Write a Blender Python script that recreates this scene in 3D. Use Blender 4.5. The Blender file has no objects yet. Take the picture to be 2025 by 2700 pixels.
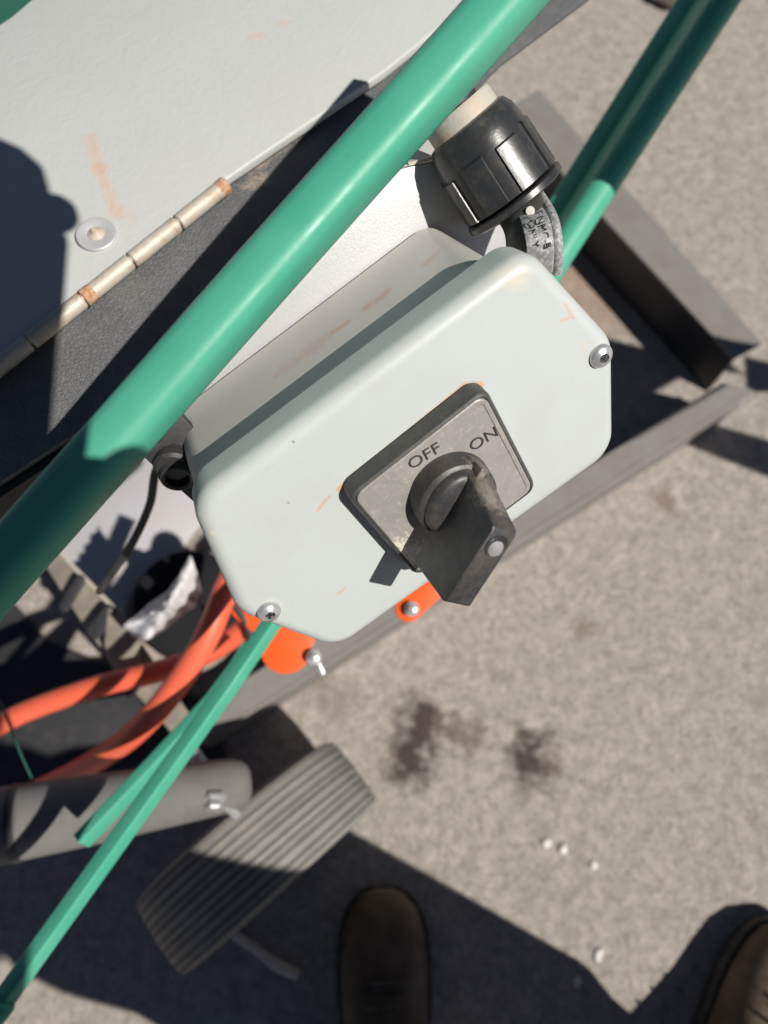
import bpy, bmesh, math, random
from mathutils import Vector, Matrix
random.seed(7)
R = math.radians
sc = bpy.context.scene
C = sc.collection

# ------------------------------------------------------------------ camera
H = 1.05                       # camera height above the ground
PITCH = R(20)                  # tilt away from straight down
F = 1950.0                     # focal length in photo pixels (26 mm equivalent)
CAM = Vector((0, 0, H))
cam_d = bpy.data.cameras.new('camera')
cam = bpy.data.objects.new('camera', cam_d)
C.objects.link(cam)
cam.location = CAM
cam.rotation_euler = (PITCH, 0, 0)
cam_d.sensor_width = 36
cam_d.lens = 36 * F / 2700
cam_d.clip_start = 0.01
cam_d.clip_end = 200
cam_d.dof.use_dof = True
cam_d.dof.focus_distance = 0.315
cam_d.dof.aperture_fstop = 6.8
sc.camera = cam
CM = Matrix.Rotation(PITCH, 3, 'X')

# ------------------------------------------------------------------ world, sun
SUN = (CM @ Vector((0.521, -0.048, 0.852))).normalized()     # towards the sun
el = math.asin(SUN.z)
az = math.atan2(SUN.x, SUN.y)
w = bpy.data.worlds.new('World')
sc.world = w
w.use_nodes = True
nt = w.node_tree
bg = nt.nodes['Background']
sky = nt.nodes.new('ShaderNodeTexSky')
sky.sky_type = 'NISHITA'
sky.sun_disc = False
sky.sun_elevation = el
sky.sun_rotation = az
sky.air_density = 0.4
sky.dust_density = 0.4
nt.links.new(sky.outputs[0], bg.inputs[0])
bg.inputs[1].default_value = 0.05
sd = bpy.data.lights.new('sun', 'SUN')
sd.energy = 5.0
sd.angle = R(0.55)
sd.color = (1.0, 0.955, 0.89)
so = bpy.data.objects.new('sun', sd)
so.rotation_euler = SUN.to_track_quat('Z', 'Y').to_euler()
so.location = SUN * 6
C.objects.link(so)
sc.view_settings.view_transform = 'Standard'
sc.view_settings.look = 'None'
sc.view_settings.gamma = 1
sc.view_settings.exposure = 0.0
sc.view_settings.use_curve_mapping = False

# ------------------------------------------------------------------ geometry helpers
def ray(px, py):
    return CM @ Vector(((px - 1012.5) / F, (1350 - py) / F, -1.0))
def P(px, py, d):
    return CAM + ray(px, py) * d
def G(px, py, z=0.0):
    r = ray(px, py)
    return CAM + r * ((z - H) / r.z)
# frame of the switch box: x along its long side, y up its face, z out of the face
th, ph = R(39.5), R(-57)
Nc = Vector((math.sin(th) * math.cos(ph), math.sin(th) * math.sin(ph), math.cos(th)))
BN = CM @ Nc
BO = CAM + CM @ Vector((0, 0, -0.31))
def onbox(px, py, h=0.0):
    r = ray(px, py)
    return CAM + r * (((BO - CAM).dot(BN) + h) / r.dot(BN))
E1 = (onbox(1400, 640) - onbox(495, 1318)).normalized()
E2 = BN.cross(E1).normalized()
BC = (onbox(1627, 903) + onbox(622, 1623)) / 2
BM = Matrix((E1, E2, BN)).transposed().to_4x4()
BM.translation = BC
BMI = BM.inverted()
def loc(px, py, h=0.0):
    return BMI @ onbox(px, py, h)

def tag(o, label=None, cat=None, group=None, kind=None):
    if label: o['label'] = label
    if cat: o['category'] = cat
    if group: o['group'] = group
    if kind: o['kind'] = kind
    return o
def thing(name, at, label, cat, group=None, matrix=None):
    o = bpy.data.objects.new(name, None)
    C.objects.link(o)
    o.empty_display_size = 0.02
    if matrix is None:
        o.matrix_world = Matrix.Translation(at)
        o['_inv'] = 1
    else:
        o.matrix_world = matrix
    return tag(o, label, cat, group)
def link(o, parent):
    C.objects.link(o)
    if parent is not None:
        o.parent = parent
        if parent.type == 'EMPTY' and parent.get('_inv'):
            o.matrix_parent_inverse = Matrix.Translation(-parent.location)
    return o
def bmobj(name, bm, m, parent=None, smooth=False, angle=None):
    bmesh.ops.remove_doubles(bm, verts=bm.verts, dist=1e-7)
    bmesh.ops.recalc_face_normals(bm, faces=bm.faces)
    me = bpy.data.meshes.new(name)
    bm.to_mesh(me)
    bm.free()
    me.materials.append(m)
    if smooth or angle:
        me.polygons.foreach_set('use_smooth', [True] * len(me.polygons))
        if angle:
            try: me.set_sharp_from_angle(angle=R(angle))
            except Exception: pass
    o = bpy.data.objects.new(name, me)
    return link(o, parent)
def bevel(bm, wd, seg=2, ang=30):
    es = [e for e in bm.edges if len(e.link_faces) == 2 and e.calc_face_angle(0) > R(ang)]
    bmesh.ops.bevel(bm, geom=es, offset=wd, segments=seg, profile=0.5, affect='EDGES', clamp_overlap=True)
def prism_bm(pts, vec, bm=None):
    bm = bm or bmesh.new()
    a = [bm.verts.new(p) for p in pts]
    b = [bm.verts.new(Vector(p) + Vector(vec)) for p in pts]
    n = len(pts)
    bm.faces.new(a); bm.faces.new(b[::-1])
    for i in range(n):
        bm.faces.new((a[i], a[(i + 1) % n], b[(i + 1) % n], b[i]))
    return bm
def prism(name, pts, vec, m, parent=None, bev=0.0, seg=2):
    bm = prism_bm(pts, vec)
    bmesh.ops.recalc_face_normals(bm, faces=bm.faces)
    if bev: bevel(bm, bev, seg)
    return bmobj(name, bm, m, parent, angle=35 if bev else None)
def box_bm(c, ax, ay, az_, bm=None):
    bm = bm or bmesh.new()
    c, ax, ay, az_ = Vector(c), Vector(ax), Vector(ay), Vector(az_)
    pts = [c - ax - ay - az_, c + ax - ay - az_, c + ax + ay - az_, c - ax + ay - az_]
    return prism_bm(pts, az_ * 2, bm)
def frame_of(d):
    d = Vector(d).normalized()
    u = d.orthogonal().normalized()
    return u, d.cross(u)
def smooth_path(pts, n=8):
    pts = [Vector(p) for p in pts]
    if len(pts) < 3: return pts
    out = []
    q = [pts[0] * 2 - pts[1]] + pts + [pts[-1] * 2 - pts[-2]]
    for i in range(1, len(q) - 2):
        a, b, c_, d = q[i - 1:i + 3]
        for k in range(n):
            t = k / n
            out.append(0.5 * ((2 * b) + (c_ - a) * t + (2 * a - 5 * b + 4 * c_ - d) * t * t + (3 * b - a - 3 * c_ + d) * t ** 3))
    out.append(pts[-1])
    return out
def tube_bm(path, rad, seg=20, cap=True, n=8, bm=None, sq=None, up=None, rc=.22):
    """round tube along a path; sq=(half width, half height) makes it rectangular"""
    bm = bm or bmesh.new()
    pts = smooth_path(path, n)
    L = len(pts)
    rr = rad if isinstance(rad, (list, tuple)) else [rad, rad]
    tang = []
    for i in range(L):
        tang.append((pts[min(i + 1, L - 1)] - pts[max(i - 1, 0)]).normalized())
    u = up.normalized() if up else tang[0].orthogonal().normalized()
    rings = []
    for i, p in enumerate(pts):
        t = tang[i]
        u = (u - t * u.dot(t)).normalized()
        v = t.cross(u)
        f = i / (L - 1) * (len(rr) - 1)
        k = min(int(f), len(rr) - 2)
        r = rr[k] + (rr[k + 1] - rr[k]) * (f - k)
        ring = []
        if sq:
            hw, hh = sq[0] * r, sq[1] * r
            c = rc * min(hw, hh)
            for sx, sy in ((1, 1), (-1, 1), (-1, -1), (1, -1)):
                cx, cy = sx * (hw - c), sy * (hh - c)
                a0 = {(1, 1): 0, (-1, 1): 90, (-1, -1): 180, (1, -1): 270}[(sx, sy)]
                for j in range(4):
                    a = R(a0 + j * 30)
                    ring.append(bm.verts.new(p + u * (cx + c * math.cos(a)) + v * (cy + c * math.sin(a))))
        else:
            for j in range(seg):
                a = 2 * math.pi * j / seg
                ring.append(bm.verts.new(p + u * r * math.cos(a) + v * r * math.sin(a)))
        rings.append(ring)
    for a, b in zip(rings, rings[1:]):
        m = len(a)
        for j in range(m):
            bm.faces.new((a[j], a[(j + 1) % m], b[(j + 1) % m], b[j]))
    if cap:
        bm.faces.new(rings[0][::-1]); bm.faces.new(rings[-1])
    return bm
def tube(name, path, rad, m, parent=None, **k):
    return bmobj(name, tube_bm(path, rad, **k), m, parent, angle=40)
def lathe_bm(c, axis, prof, seg=40, bm=None, closed=False):
    """prof: list of (height along axis, radius)"""
    bm = bm or bmesh.new()
    c = Vector(c); ax = Vector(axis).normalized(); u, v = frame_of(ax)
    rings = []
    for h, r in prof:
        if r < 1e-6:
            rings.append([bm.verts.new(c + ax * h)])
        else:
            rings.append([bm.verts.new(c + ax * h + (u * math.cos(2 * math.pi * j / seg) + v * math.sin(2 * math.pi * j / seg)) * r) for j in range(seg)])
    pr = list(zip(rings, rings[1:])) + ([(rings[-1], rings[0])] if closed else [])
    for a, b in pr:
        for j in range(seg):
            k = (j + 1) % seg
            if len(a) == 1 and len(b) == 1: continue
            if len(a) == 1: bm.faces.new((a[0], b[j], b[k]))
            elif len(b) == 1: bm.faces.new((a[j], a[k], b[0]))
            else: bm.faces.new((a[j], a[k], b[k], b[j]))
    return bm
def lathe(name, c, axis, prof, m, parent=None, seg=40, angle=35, closed=False):
    return bmobj(name, lathe_bm(c, axis, prof, seg, closed=closed), m, parent, angle=angle)
def roundpoly(V, rad, inset=0.0, seg=8):
    """convex polygon (2D, counter-clockwise) offset inwards with rounded corners"""
    n = len(V); V = [Vector(v) for v in V]
    if not isinstance(rad, (list, tuple)): rad = [rad] * n
    lines = []
    for i in range(n):
        a, b = V[i], V[(i + 1) % n]
        d = (b - a).normalized(); nn = Vector((-d.y, d.x))
        lines.append((a + nn * inset, d))
    out = []
    for i in range(n):
        (p, d), (q, e) = lines[i - 1], lines[i]
        cr = d.x * e.y - d.y * e.x
        t = ((q.x - p.x) * e.y - (q.y - p.y) * e.x) / cr
        X = p + d * t
        r = max(rad[i] - inset, 0.0004)
        turn = math.acos(max(-1, min(1, d.dot(e))))
        s = r * math.tan(turn / 2)
        a = X - d * s
        cen = a + Vector((-d.y, d.x)) * r
        a0 = math.atan2(a.y - cen.y, a.x - cen.x)
        for k in range(seg + 1):
            an = a0 + turn * k / seg
            out.append(Vector((cen.x + r * math.cos(an), cen.y + r * math.sin(an))))
    return out
def stack_bm(V, rad, levels, seg=8, bm=None, cap0=True, cap1=True):
    """levels: list of (z, inset)"""
    bm = bm or bmesh.new()
    rings = []
    for z, ins in levels:
        rings.append([bm.verts.new((p.x, p.y, z)) for p in roundpoly(V, rad, ins, seg)])
    for a, b in zip(rings, rings[1:]):
        m = len(a)
        for j in range(m):
            bm.faces.new((a[j], a[(j + 1) % m], b[(j + 1) % m], b[j]))
    if cap0: bm.faces.new(rings[0][::-1])
    if cap1: bm.faces.new(rings[-1])
    return bm
def xf(bm, M):
    bmesh.ops.transform(bm, matrix=M, verts=bm.verts)
    return bm

# ------------------------------------------------------------------ materials
class Mat:
    def __init__(s, name, col, rough=0.5, metal=0.0, spec=0.5, coat=0.0):
        s.m = bpy.data.materials.new(name); s.m.use_nodes = True
        s.t = s.m.node_tree; s.n = s.t.nodes; s.l = s.t.links
        s.b = s.n['Principled BSDF']
        s.b.inputs['Roughness'].default_value = rough
        s.b.inputs['Metallic'].default_value = metal
        s.b.inputs['Specular IOR Level'].default_value = spec
        if coat: s.b.inputs['Coat Weight'].default_value = coat; s.b.inputs['Coat Roughness'].default_value = 0.25
        s.tc = s.n.new('ShaderNodeTexCoord').outputs['Object']
        rgb = s.n.new('ShaderNodeRGB'); rgb.outputs[0].default_value = (*col, 1)
        s.col = rgb.outputs[0]
        s.h = None
        s.l.new(s.col, s.b.inputs['Base Color'])
    def noise(s, scale, detail=4, rough=0.55, dist=0.0, stretch=None):
        v = s.tc
        if stretch:
            mp = s.n.new('ShaderNodeMapping'); mp.inputs['Scale'].default_value = stretch
            s.l.new(v, mp.inputs[0]); v = mp.outputs[0]
        t = s.n.new('ShaderNodeTexNoise'); t.inputs['Scale'].default_value = scale
        t.inputs['Detail'].default_value = detail; t.inputs['Roughness'].default_value = rough
        t.inputs['Distortion'].default_value = dist
        s.l.new(v, t.inputs['Vector'])
        return t.outputs[0]
    def voro(s, scale, feat='F1', out='Distance'):
        t = s.n.new('ShaderNodeTexVoronoi'); t.feature = feat; t.inputs['Scale'].default_value = scale
        s.l.new(s.tc, t.inputs['Vector'])
        return t.outputs[out]
    def ramp(s, f, lo, hi, a=0.0, b=1.0):
        r = s.n.new('ShaderNodeMapRange'); r.inputs[1].default_value = lo; r.inputs[2].default_value = hi
        r.inputs[3].default_value = a; r.inputs[4].default_value = b
        s.l.new(f, r.inputs[0]); return r.outputs[0]
    def math(s, op, a, b):
        r = s.n.new('ShaderNodeMath'); r.operation = op
        for i, x in enumerate((a, b)):
            if isinstance(x, (int, float)): r.inputs[i].default_value = x
            else: s.l.new(x, r.inputs[i])
        return r.outputs[0]
    def mix(s, fac, col, mode='MIX'):
        m = s.n.new('ShaderNodeMix'); m.data_type = 'RGBA'; m.blend_type = mode
        if isinstance(fac, (int, float)): m.inputs[0].default_value = fac
        else: s.l.new(fac, m.inputs[0])
        s.l.new(s.col, m.inputs[6])
        if isinstance(col, tuple): m.inputs[7].default_value = (*col, 1)
        else: s.l.new(col, m.inputs[7])
        s.col = m.outputs[2]
        s.l.new(s.col, s.b.inputs['Base Color'])
        return s
    def segdist(s, a, b):
        a, b = Vector(a), Vector(b); ba = b - a
        def vm(op, x, y=None, sc_=None):
            q = s.n.new('ShaderNodeVectorMath'); q.operation = op
            for i, z in enumerate((x, y)):
                if z is None: continue
                if isinstance(z, (Vector, tuple)): q.inputs[i].default_value = tuple(z)
                else: s.l.new(z, q.inputs[i])
            if sc_ is not None: s.l.new(sc_, q.inputs['Scale'])
            return q
        pa = vm('SUBTRACT', s.tc, a).outputs[0]
        d = vm('DOT_PRODUCT', pa, ba).outputs['Value']
        h = s.ramp(d, 0, max(ba.length_squared, 1e-9))
        pr = vm('SCALE', ba, None, h).outputs[0]
        df = vm('SUBTRACT', pa, pr).outputs[0]
        return vm('LENGTH', df).outputs['Value']
    def stain(s, a, b, rad, col, amt=0.8, nscale=60, nz=0.7, soft=0.9):
        d = s.segdist(a, b)
        n = s.ramp(s.noise(nscale, 4, 0.65), 0.25, 0.75, -nz, nz)
        e = s.math('ADD', s.math('DIVIDE', d, rad), n)
        return s.mix(s.ramp(e, 1.0 + soft * .3, 1.0 - soft, 0, amt), col)
    def bump(s, f, strength=0.3, dist=0.001):
        b = s.n.new('ShaderNodeBump'); b.inputs['Strength'].default_value = strength
        b.inputs['Distance'].default_value = dist
        s.l.new(f, b.inputs['Height'])
        if s.h is not None: s.l.new(s.h, b.inputs['Normal'])
        s.h = b.outputs[0]
        s.l.new(s.h, s.b.inputs['Normal'])
        return s
    def rough(s, f, a, b, lo=0.3, hi=0.7):
        s.l.new(s.ramp(f, lo, hi, a, b), s.b.inputs['Roughness']); return s

# painted grey aluminium of the switch box
def box_paint(name, col, dust):
    m = Mat(name, col, 0.36, 0, 0.5)
    m.mix(m.ramp(m.noise(28, 5, .6), .35, .75, 0, dust), (.50, .44, .36))
    m.mix(m.ramp(m.noise(900, 2), .66, .74, 0, .35), (.30, .28, .25))
    m.rough(m.noise(40, 4), .3, .5)
    m.bump(m.noise(450, 3), .08, .0004)
    return m
mL = box_paint('grey_lid_paint', (.505, .545, .53), .08)
for (a, b, r, c, amt) in [((1490, 800), (1512, 840), .0009, (.62, .30, .16), .5), ((1480, 845), (1500, 838), .0008, (.62, .3, .15), .5),
                          ((838, 1345), (868, 1308), .0009, (.62, .28, .14), .6), ((892, 1565), (908, 1552), .0008, (.62, .28, .14), .5),
                          ((1335, 722), (1365, 735), .0055, (.66, .62, .50), .8), ((548, 1288), (562, 1278), .0022, (.75, .68, .55), .9),
                          ((559, 1408), (560, 1411), .0016, (.72, .66, .5), .9), ((559, 1408), (560, 1410), .0005, (.05, .04, .03), .9),
                          ((772, 1165), (775, 1166), .0005, (.05, .05, .05), .8), ((1532, 900), (1540, 930), .0012, (.66, .45, .33), .35),
                          ((760, 1325), (762, 1326), .0006, (.1, .1, .1), .6)]:
    m_h = 0.0
    mL.stain(loc(*a, m_h), loc(*b, m_h), r, c, amt, 500, .5)
mL.mix(mL.ramp(mL.noise(14, 6, .7), .48, .72, 0, .28), (.44, .455, .435))
mL.mix(mL.ramp(mL.noise(140, 5, .8, 1.0, (1, .3, 1)), .66, .74, 0, .22), (.36, .35, .32))
# rusty ring of dirt around the switch base
mL.stain(loc(900, 1290), loc(1226, 1022), .0022, (.60, .36, .20), .9, 260, .2, .3)
mL.stain(loc(1226, 1022), loc(1262, 1018), .0024, (.60, .38, .22), .85, 260, .2, .3)
mB = box_paint('grey_body_paint', (.63, .61, .56), .25)
for (a, b, r, amt) in [((990, 850), (1050, 820), .003, .6), ((700, 900), (850, 860), .005, .35), ((880, 875), (930, 868), .002, .55),
                       ((1090, 640), (1125, 630), .0025, .5), ((680, 940), (695, 950), .0008, .7)]:
    pa, pb = BMI @ onbox(*a, -.06), BMI @ onbox(*b, -.06)
    pa.y = pb.y = .0488
    mB.stain(pa, pb, r, (.58, .33, .18), amt, 300, .8)

def plastic(name, col, rough=.45, dust=.3, dustcol=(.42, .37, .30), nscale=60, spec=.5, lo=.5, hi=.75, bs=.25):
    m = Mat(name, col, rough, 0, spec)
    m.mix(m.ramp(m.noise(nscale, 6, .7), lo, hi, 0, dust), dustcol)
    m.mix(m.ramp(m.noise(nscale * 12, 3, .6), .62, .72, 0, dust * .7), dustcol)
    m.bump(m.noise(nscale * 8, 4, .7), bs, .0006)
    return m
mKnob = plastic('knob_black_plastic', (.032, .033, .036), .42, .28, (.30, .25, .19), 45, .5, .45, .75)

mBaseP = plastic('switch_base_black', (.055, .057, .055), .5, .45, (.16, .14, .11), 60)
mFace = Mat('brushed_faceplate', (.29, .285, .27), .42, .15)
mFace.mix(mFace.ramp(mFace.noise(60, 6, .75), .35, .75, 0, .75), (.40, .375, .335))
mFace.mix(mFace.ramp(mFace.noise(420, 4, .8), .55, .72, 0, .55), (.62, .58, .50))
mFace.mix(mFace.ramp(mFace.noise(130, 4, .8, 0, (.25, 3, 1)), .62, .75, 0, .6), (.24, .22, .20))
mFace.stain((-.026, -.012, .0101), (-.018, -.028, .0101), .0055, (.78, .74, .64), .8, 500, 1.2)
mFace.rough(mFace.noise(90, 4), .28, .55)
mFace.bump(mFace.noise(260, 5, .7), .35, .0005)
mInk = Mat('black_print', (.03, .028, .028), .6)
mZinc = Mat('zinc_steel', (.60, .61, .62), .30, .6)
mZinc.mix(mZinc.ramp(mZinc.noise(300, 4), .4, .7, 0, .5), (.38, .37, .36)); mZinc.bump(mZinc.noise(700, 3), .3, .0003)
mSlot = Mat('screw_recess', (.12, .12, .12), .5, .8)
mGreen = Mat('green_painted_steel', (.062, .36, .24), .42, 0, .45, 0)
mGreen.mix(mGreen.ramp(mGreen.noise(25, 4), .4, .75, 0, .4), (.13, .44, .325))
mGreen.mix(mGreen.ramp(mGreen.noise(700, 3), .68, .78, 0, .4), (.30, .42, .34))
mGreen.mix(mGreen.ramp(mGreen.noise(60, 5, .7, 0, (1.6, 1.6, .5)), .66, .72, 0, .45), (.10, .22, .16))
mGreen.mix(mGreen.ramp(mGreen.noise(9, 5, .7), .5, .75, 0, .25), (.07, .33, .23))
mGreen.rough(mGreen.noise(60, 3), .34, .55); mGreen.bump(mGreen.noise(350, 3), .10, .0004)
mGreenD = Mat('dark_green_steel', (.018, .10, .07), .6)  # shade of the green rail is put into this dark tone
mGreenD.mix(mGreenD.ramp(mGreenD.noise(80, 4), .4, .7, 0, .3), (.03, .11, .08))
mOrange = Mat('orange_jacket', (.80, .135, .07), .42)
mOrange.mix(mOrange.ramp(mOrange.noise(90, 4), .45, .75, 0, .25), (.70, .22, .12)); mOrange.bump(mOrange.noise(500, 3), .12, .0004)
mOrangeP = Mat('orange_painted_steel', (.88, .115, .02), .38)
mOrangeP.mix(mOrangeP.ramp(mOrangeP.noise(60, 5), .5, .8, 0, .3), (.6, .16, .06))
mPanel = Mat('pale_grey_cabinet_paint', (.50, .52, .505), .42)
mPanel.mix(mPanel.ramp(mPanel.noise(9, 5, .6), .35, .7, 0, .25), (.46, .44, .415))
mPanel.bump(mPanel.noise(90, 5, .6, 1.5), .35, .0012)
mPanel.bump(mPanel.noise(600, 2), .12, .0003)
ZP = .735
def gp(px, py): return G(px, py, ZP)
for (a, b, r, amt) in [((238, 365), (262, 440), .0045, .45), ((262, 440), (305, 560), .0040, .50), ((300, 545), (350, 575), .004, .22),
                       ((660, 98), (690, 92), .003, .35), ((740, 62), (755, 60), .003, .3)]:
    mPanel.stain(gp(*a), gp(*b), r, (.62, .36, .22), amt, 120, .5, 1.2)
mBlackSheet = Mat('black_textured_sheet', (.095, .097, .10), .46, 0, .8)
mBlackSheet.mix(mBlackSheet.ramp(mBlackSheet.noise(38, 6, .7), .45, .75, 0, .5), (.20, .19, .175))
mBlackSheet.mix(mBlackSheet.ramp(mBlackSheet.noise(1500, 3, .7), .56, .70, 0, .75), (.34, .35, .35))
mBlackSheet.stain(G(670, 440, .725), G(800, 330, .725), .0045, (.42, .33, .25), .6, 150, .9)
mBlackSheet.stain(G(650, 490, .725), G(700, 470, .725), .004, (.42, .33, .25), .55, 220, .9)
mBlackSheet.bump(mBlackSheet.noise(900, 3, .6), .9, .0012)
mSilver = Mat('galvanised_plate', (.52, .52, .53), .5, .25)
mSilver.mix(mSilver.ramp(mSilver.voro(260, 'F1', 'Color'), .2, .9, 0, .3), (.52, .52, .53))
mSilver.mix(mSilver.ramp(mSilver.noise(1200, 2, .6), .5, .7, 0, .5), (.64, .64, .64))
mSilver.bump(mSilver.noise(900, 2), .25, .0004)
mPale = Mat('pale_sheet_metal', (.52, .515, .535), .5, .15)
mPale.mix(mPale.ramp(mPale.noise(14, 5), .4, .7, 0, .6), (.50, .44, .40))
mHinge = Mat('dusty_nickel_hinge', (.52, .46, .38), .55, .2)
mHinge.mix(mHinge.ramp(mHinge.noise(150, 6, .75), .52, .66, 0, .8), (.40, .24, .14))
mHinge.mix(mHinge.ramp(mHinge.noise(60, 4, .6), .4, .7, 0, .5), (.66, .62, .55))
mHinge.bump(mHinge.noise(500, 4), .4, .0005)
mRustH = Mat('rusty_hinge_end', (.42, .18, .08), .85)
mRustH.mix(mRustH.ramp(mRustH.noise(500, 5), .4, .6, 0, .8), (.55, .40, .28)); mRustH.bump(mRustH.noise(700, 4), .7, .0006)
mNut = plastic('black_conduit_nut', (.030, .031, .033), .30, .35, (.24, .20, .16), 70, .6, .5, .85, .12)
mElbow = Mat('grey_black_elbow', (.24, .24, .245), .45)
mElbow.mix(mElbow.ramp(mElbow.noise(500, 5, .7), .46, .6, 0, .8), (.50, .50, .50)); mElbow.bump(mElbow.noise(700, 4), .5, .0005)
mElbowB = plastic('black_elbow', (.045, .044, .042), .4, .2, (.2, .18, .15), 90)
mCollar = Mat('dusty_pale_collar', (.50, .47, .42), .55)
mCollar.mix(mCollar.ramp(mCollar.noise(90, 5), .4, .7, 0, .7), (.56, .40, .26)); mCollar.bump(mCollar.noise(500, 4), .4, .0005)
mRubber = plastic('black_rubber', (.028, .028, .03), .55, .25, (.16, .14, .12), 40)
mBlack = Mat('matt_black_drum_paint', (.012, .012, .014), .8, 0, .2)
mTyre = plastic('dusty_grey_tyre', (.19, .187, .175), .85, .6, (.36, .34, .29), 30, .3, .35, .75)
mRib = Mat('pale_rib', (.34, .325, .28), .8)
mSteel = Mat('weathered_steel', (.235, .225, .21), .6, .1)
mSteel.mix(mSteel.ramp(mSteel.noise(18, 6, .7), .42, .7, 0, .7), (.20, .17, .15))
mSteel.mix(mSteel.ramp(mSteel.noise(70, 6, .7), .55, .7, 0, .6), (.31, .275, .245))
mSteel.bump(mSteel.noise(200, 5), .5, .001)
mPipe = Mat('grey_pipe', (.17, .165, .16), .75, 0, .3)
mPipe.mix(mPipe.ramp(mPipe.noise(30, 6, .7), .45, .7, 0, .6), (.12, .105, .095)); mPipe.bump(mPipe.noise(250, 4), .3, .0008)
mRust = Mat('rusty_bracket', (.26, .23, .20), .7, .2)
mRust.mix(mRust.ramp(mRust.noise(50, 6, .7), .4, .65, 0, .8), (.42, .36, .29)); mRust.bump(mRust.noise(300, 5), .6, .001)
mWhite = Mat('white_plastic_sheet', (.60, .60, .63), .35)
mWhite.mix(mWhite.ramp(mWhite.noise(30, 4), .4, .7, 0, .4), (.50, .46, .42))
mSliver = Mat('pale_sunlit_sliver', (.78, .64, .50), .7)  # bright tone imitates sunlight falling through a gap
mSliver.mix(mSliver.ramp(mSliver.noise(200, 4, .6, 0, (1, .1, 1)), .4, .7, 0, .5), (.66, .53, .42))
mStone = Mat('white_quartz', (.66, .63, .58), .5)
mStone.bump(mStone.noise(200, 3), .5, .002)
mStoneD = Mat('dark_stone', (.10, .08, .07), .8); mStoneD.bump(mStoneD.noise(100, 4), .8, .004)
mLeather = Mat('tan_work_boot_leather', (.075, .048, .028), .7)
mLeather.mix(mLeather.ramp(mLeather.noise(25, 6, .7), .4, .7, 0, .55), (.22, .165, .12)); mLeather.bump(mLeather.noise(120, 5), .5, .002)
mSole = plastic('boot_sole_rubber', (.03, .028, .026), .7, .4)
mJean = Mat('dark_blue_denim', (.022, .03, .055), .85); mJean.bump(mJean.noise(600, 3), .5, .001)
mShirt = Mat('dark_work_shirt', (.03, .045, .07), .85); mShirt.bump(mShirt.noise(60, 4), .5, .004)
mSkin = Mat('skin', (.42, .24, .165), .5)
mHair = Mat('dark_brown_hair', (.03, .02, .014), .6); mHair.bump(mHair.noise(200, 3), .6, .003)
mPhone = Mat('black_phone_glass', (.02, .02, .022), .15)
# ground: bleached old asphalt
mG = Mat('bleached_asphalt', (.435, .39, .347), .9, 0, .2)
mG.mix(mG.ramp(mG.noise(3, 5, .6), .35, .7, 0, .4), (.385, .343, .30))
mG.mix(mG.ramp(mG.noise(42, 5, .7, .5), .42, .62, 0, .75), (.60, .535, .475))
mG.mix(mG.ramp(mG.noise(75, 4, .7, .6), .50, .64, 0, .70), (.28, .25, .225))
mG.mix(mG.ramp(mG.voro(150, 'F1', 'Color'), .5, .9, 0, .40), (.30, .27, .24))
mG.mix(mG.ramp(mG.noise(210, 4, .75), .56, .64, 0, .75), (.16, .14, .125))
mG.mix(mG.ramp(mG.noise(170, 4, .75), .59, .66, 0, .75), (.64, .59, .53))
for (a, b, r, c, amt) in [((1112, 1890), (1075, 2020), .036, (.07, .052, .043), .95), ((1180, 1920), (1250, 1945), .024, (.15, .11, .085), .65),
                          ((1398, 1975), (1400, 2030), .030, (.07, .052, .043), .95), ((1450, 1990), (1455, 2010), .02, (.14, .1, .08), .5),
                          ((1750, 1300), (1760, 1330), .018, (.20, .13, .08), .55), ((1535, 1655), (1545, 1665), .012, (.2, .12, .07), .55),
                          ((1500, 640), (1560, 760), .10, (.40, .25, .16), .6),
                          ((150, 1950), (330, 1900), .09, (.05, .045, .04), .7),
                          ((820, 1800), (900, 1850), .03, (.2, .17, .14), .4)]:
    mG.stain(G(*a), G(*b), r, c, amt, 42, .8, .8)
mG.bump(mG.noise(42, 6, .75), .8, .010)
mG.bump(mG.noise(150, 5, .75), .8, .004)

# ------------------------------------------------------------------ setting
bm = bmesh.new()
S = 30
vs = [bm.verts.new((x, y, 0)) for x, y in ((-S, -S), (S, -S), (S, S), (-S, S))]
bm.faces.new(vs)
g = bmobj('ground', bm, mG.m)
tag(g, 'bleached brown grey asphalt under the machine', 'ground', kind='structure')

# base frame of channel steel standing on the ground
def gm(a, b, t): return a + (b - a) * t
fr = thing('base_frame', G(1950, 1000), 'low grey steel base frame with its corner right of the switch box', 'steel frame')
ZT = .10
up_in0, up_in1 = G(1330, 290, ZT), G(1935, 945, ZT)
up_out0, up_out1 = G(1420, 235, ZT), G(2010, 905, ZT)
def rail(name, i0, i1, o0, o1, z0, par):
    bm = bmesh.new()
    t = .006
    prism_bm([i0, i1, o1, o0], Vector((0, 0, -t)), bm)
    d = (i1 - i0).normalized(); nn = (o0 - i0); nn -= d * nn.dot(d); nn.normalize()
    return bm, d, nn, t
bm, d, nn, t = rail('x', up_in0, up_in1, up_out0, up_out1, 0, fr)
bmobj('rail', bm, mSteel.m, fr)
dz = Vector((0, 0, -t - .0005))
prism('web', [up_in0 + dz, up_in1 + dz, up_in1 + dz + nn * t, up_in0 + dz + nn * t], Vector((0, 0, -(ZT - t - .002))), mRubber.m, fr)  # web coloured black, the shade of this side put into the colour
lo_in0, lo_in1 = G(1905, 1010, ZT), G(470, 1900, ZT)
lo_out0, lo_out1 = G(1985, 1028, ZT), G(520, 1962, ZT)
bm, d, nn, t = rail('x', lo_in0, lo_in1, lo_out0, lo_out1, 0, fr)
bmobj('rail', bm, mSteel.m, fr)
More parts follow.
